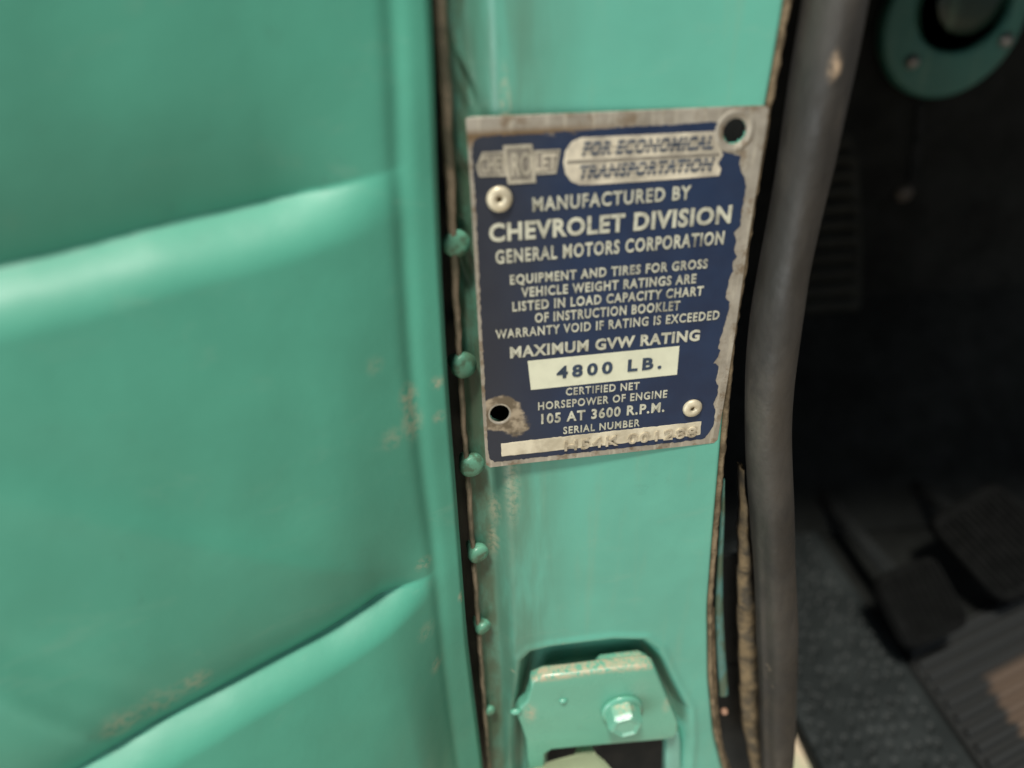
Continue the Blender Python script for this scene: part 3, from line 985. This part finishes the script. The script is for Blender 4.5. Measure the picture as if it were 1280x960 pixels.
f_px = [(600, 169), (625, 167), (640, 168), (655, 167), (690, 164.5), (760, 160), (830, 156.5), (893, 152.8), (900, 154), (899, 166), (901, 180), (908, 190), (918, 195), (928, 195.5), (926, 207), (931.7, 222), (934.5, 235), (931, 255), (928, 269), (928, 283), (923, 288), (919, 293),
        (922.6, 301), (920, 308), (920, 315), (922.6, 322), (917, 333), (917.5, 340), (913, 352), (911, 360), (909.5, 366), (908.5, 375), (914, 379), (913, 390), (910, 397.5), (906, 412.5), (902.5, 422.5), (900.5, 430), (898.5, 437.5), (901.5, 440), (899, 448), (893.5, 456), (900.5, 460), (899, 468),
        (895.5, 477.5), (899.5, 484), (898.5, 492), (898, 497.5), (893, 507.5), (896, 514), (895, 523), (894, 532.5), (890.5, 539), (886.5, 545), (880, 551), (760, 561.5), (660, 570), (618, 573.5), (612, 571), (609.5, 560), (607.5, 520), (604, 450), (600, 380), (596.5, 300), (592.5, 230), (589.5, 185), (592, 174)]
def jitter_loop(L, step=.0007, amp=.00016, seed=2):
    r_ = random.Random(seed); out = []
    for (ax, az), (bx, bz) in zip(L, L[1:] + L[:1]):
        n_ = max(1, int(math.hypot(bx - ax, bz - az) / step))
        for i in range(n_):
            q = i / n_
            out.append((ax + (bx - ax) * q + r_.gauss(0, amp), az + (bz - az) * q + r_.gauss(0, amp)))
    return out
fl_loop = jitter_loop(pix_loop(f_px, yp - .00006), .0007, .00010)
hole2b = circle(HOLE_BL[0], HOLE_BL[2], .0034, 36, .0036)
link('enamel_field', slab([fl_loop, hole2b], yp - .00006, yp + .00002), M_BLUE, plate)

YT = yp - .00016


def text_mesh(body, spacing=1.08, bold=.018, shear=0.0):
    c = bpy.data.curves.new('txt', 'FONT')
    c.body = body
    c.size = 1
    c.space_character = spacing
    c.offset = bold
    c.shear = shear
    c.resolution_u = 3
    c.extrude = .02
    o = bpy.data.objects.new('txt', c)
    COL.objects.link(o)
    dg = bpy.context.evaluated_depsgraph_get(); dg.update()
    me = bpy.data.meshes.new_from_object(o.evaluated_get(dg))
    bpy.data.objects.remove(o); bpy.data.curves.remove(c)
    return me


def lay_text(name, body, left, right, hpx, mat, parent, y=YT, thick=.00014, spacing=1.08, bold=.018, shear=0.0, label=None, capref='H'):
    me = text_mesh(body, spacing, bold, shear)
    n_ = len(me.vertices)
    co = np.zeros(n_ * 3, np.float32); me.vertices.foreach_get('co', co); co = co.reshape(-1, 3)
    A, B = aty(*left, y), aty(*right, y)
    T = aty(left[0] - .06 * hpx, left[1] - hpx, y)
    H_ = T[2] - A[2]
    x0, x1 = co[:, 0].min(), co[:, 0].max()
    y1 = co[:, 1].max(); y0 = 0.0 if body.isalpha() or True else co[:, 1].min()
    s = (co[:, 0] - x0) / (x1 - x0)
    out = np.zeros_like(co)
    out[:, 0] = A[0] + (B[0] - A[0]) * s
    out[:, 2] = A[2] + (B[2] - A[2]) * s + H_ * (co[:, 1] - y0) / (y1 - y0)
    out[:, 1] = y + np.where(co[:, 2] > 0, -thick / 2, thick / 2)
    me.vertices.foreach_set('co', out.reshape(-1))
    me.update()
    bm = bmesh.new(); bm.from_mesh(me); bmesh.ops.recalc_face_normals(bm, faces=bm.faces); bm.to_mesh(me); bm.free()
    o = link(name, me, mat, parent)
    if label: o['label'] = label
    return o


lines = [
    ('MANUFACTURED BY', (665, 262.4), (863.5, 249), 17, .020),
    ('CHEVROLET DIVISION', (611, 299.5), (914.5, 279), 22, .036),
    ('GENERAL MOTORS CORPORATION', (619, 327), (905.5, 306), 16.5, .026),
    ('EQUIPMENT AND TIRES FOR GROSS', (637, 353), (885, 336), 11.5, .024),
    ('VEHICLE WEIGHT RATINGS ARE', (651, 369), (870.5, 354.5), 11.5, .024),
    ('LISTED IN LOAD CAPACITY CHART', (640, 386.5), (879.5, 370), 11.5, .024),
    ('OF INSTRUCTION BOOKLET', (668, 401), (850, 388), 11.5, .024),
    ('WARRANTY VOID IF RATING IS EXCEEDED', (619, 420.5), (900, 400.5), 11, .018),
    ('MAXIMUM GVW RATING', (637, 444.5), (875, 426.5), 13.5, .034),
    ('CERTIFIED NET', (706.7, 492.5), (799, 486.5), 9, .018),
    ('HORSEPOWER OF ENGINE', (672, 510), (834, 497.5), 9.3, .018),
    ('105 AT 3600 R.P.M.', (676, 527.2), (830.7, 515), 12, .028),
    ('SERIAL NUMBER', (703.4, 540.5), (799.5, 532.6), 8.5, .018),
]
for body, l, r_, h, bd in lines:
    lay_text('lettering', body, l, r_, h, M_LETTER, plate, bold=bd, spacing=1.16 if bd < .034 else 1.10, label='raised line reading ' + body.lower() if 'CHEV' not in body and 'MOTORS' not in body else None)

# rating window
rp = link('rating_panel', slab([pix_loop([(659, 449), (850, 433.5), (847, 469.4), (663, 485)], YT)], YT, yp, .00004), M_LABEL, plate)
lay_text('rating_lettering', '4800 LB.', (695, 471), (827, 460.5), 14.5, M_INK, rp, y=YT - .00012, thick=.00012, spacing=1.42, bold=.035)
# serial window
sp = link('serial_panel', slab([jitter_loop(pix_loop([(626, 550.8), (877.6, 528.8), (877, 545.5), (626, 567)], YT), .001, .00006, 5)], YT, yp, .00004), M_SERIAL, plate)
lay_text('serial_lettering', 'H54K 001288', (705, 561.5), (871, 547.2), 12, M_STAMP, sp, y=YT - .00022, thick=.0006, spacing=1.2, bold=.012)

# bowtie emblem
em = link('emblem', slab([pix_loop([(602, 189), (629, 187), (628.5, 181), (664, 179), (664.5, 186.5), (700, 185.5), (694.5, 215.5), (668, 217), (669, 227), (634, 228.6), (633, 219), (598.4, 219), (594.8, 206)], YT)], YT, yp, .00006), M_EMBLEM, plate)
link('emblem_frame', slab([pix_loop([(628, 180.5), (664.5, 178.8), (669.3, 227), (634, 228.8)], YT - .00012), pix_loop([(632.5, 185), (661.5, 183.6), (665, 222.5), (637.5, 224)], YT - .00012)], YT - .00012, YT), M_EMBLEM_HI, em)
link('emblem_rim', slab([pix_loop([(668.5, 188), (700, 185.5), (694.5, 215.8), (669.5, 217)], YT - .0001), pix_loop([(670, 190), (697.6, 187.7), (692.8, 213.7), (671, 214.7)], YT - .0001)], YT - .0001, YT), M_EMBLEM_HI, em)
link('emblem_rim', slab([pix_loop([(602, 188.5), (629, 187.5), (633, 218.5), (598.4, 219), (594.6, 206)], YT - .0001), pix_loop([(603.5, 190.7), (627.5, 189.7), (631, 216), (600, 216.8), (597, 206)], YT - .0001)], YT - .0001, YT), M_EMBLEM_HI, em)
lay_text('emblem_lettering', 'CHEV', (600.5, 214), (634, 213.5), 21, M_EMBLEM_HI, em, y=YT - .00014, thick=.00016, bold=.02, spacing=1.0)
lay_text('emblem_lettering', 'RO', (639, 218), (664, 217), 29, M_EMBLEM_HI, em, y=YT - .00014, thick=.00016, bold=.02, spacing=1.0)
lay_text('emblem_lettering', 'LET', (668.5, 212), (695, 210.5), 20, M_BANNER, em, y=YT - .00014, thick=.00016, bold=.02, spacing=1.0)

# slogan banner
ban = [(726, 171.5), (800, 168.5), (880, 165.2), (899, 164.5), (896, 178), (902, 186), (905.5, 194.5), (899, 205), (903, 212), (900.5, 220.8), (820, 226), (740, 230.5), (724, 230.5), (713, 226), (706, 216), (703.5, 202), (706, 188), (714, 176.5)]
bn = link('slogan_banner', slab([pix_loop(ban, YT)], YT, yp, .00008), M_BANNER, plate)
link('banner_rule', slab([pix_loop([(708, 200.3), (900, 192.2), (901.5, 195.2), (708, 203.6)], YT - .0001)], YT - .0001, YT), M_EMBLEM, bn)
for a_, b_ in ((174.5, 171), (226.2, 219)):
    pass
lay_text('slogan_lettering', 'FOR ECONOMICAL', (727, 193.5), (892, 186.3), 16.5, M_INK, bn, y=YT - .00014, thick=.0001, bold=.03, shear=.25, spacing=1.1)
lay_text('slogan_lettering', 'TRANSPORTATION', (724, 222.5), (893, 213.3), 16, M_INK, bn, y=YT - .00014, thick=.0001, bold=.03, shear=.25, spacing=1.1)
# the speed lines cut across the slogan letters
for (ya, yb_) in ((180.5, 174.0), (186.8, 180.4), (208.2, 200.4), (214.8, 207.2)):
    link('speed_line', slab([pix_loop([(725, ya + 1.6), (893, yb_ + 1.4), (893, yb_ + 2.6), (725, ya + 2.8)], YT - .00022)], YT - .00022, YT - .00012), M_BANNER, bn)

# the two drive rivets
rv = None
for (u, v), s, lab in (((623.5, 246.5), 1.0, 'domed rivet in the upper left corner'), ((866, 511), .93, 'pale rivet in the lower right corner')):
    c = aty(u, v, yp)
    me = revolve([(.0031 * s, -.0001), (.0033 * s, .0004), (.0029 * s, .0010), (.0020 * s, .0013), (.0010 * s, .0013), (.0007 * s, .0004), (.0003 * s, .0003)], 36, Vector((0, -1, 0)), c)
    rv = link('rivet', me, M_RIVET, plate, True)
    rv['label'] = lab
    me2 = revolve([(.00075 * s, .0003), (.0006 * s, .0005)], 14, Vector((0, -1, 0)), c)
    link('pin', me2, simple('pin_dark', (.10, .065, .02), .6), rv)
plate.rotation_euler = (0, 0, math.radians(2.2))
plate.location.y -= .0003

bpy.context.view_layer.update()
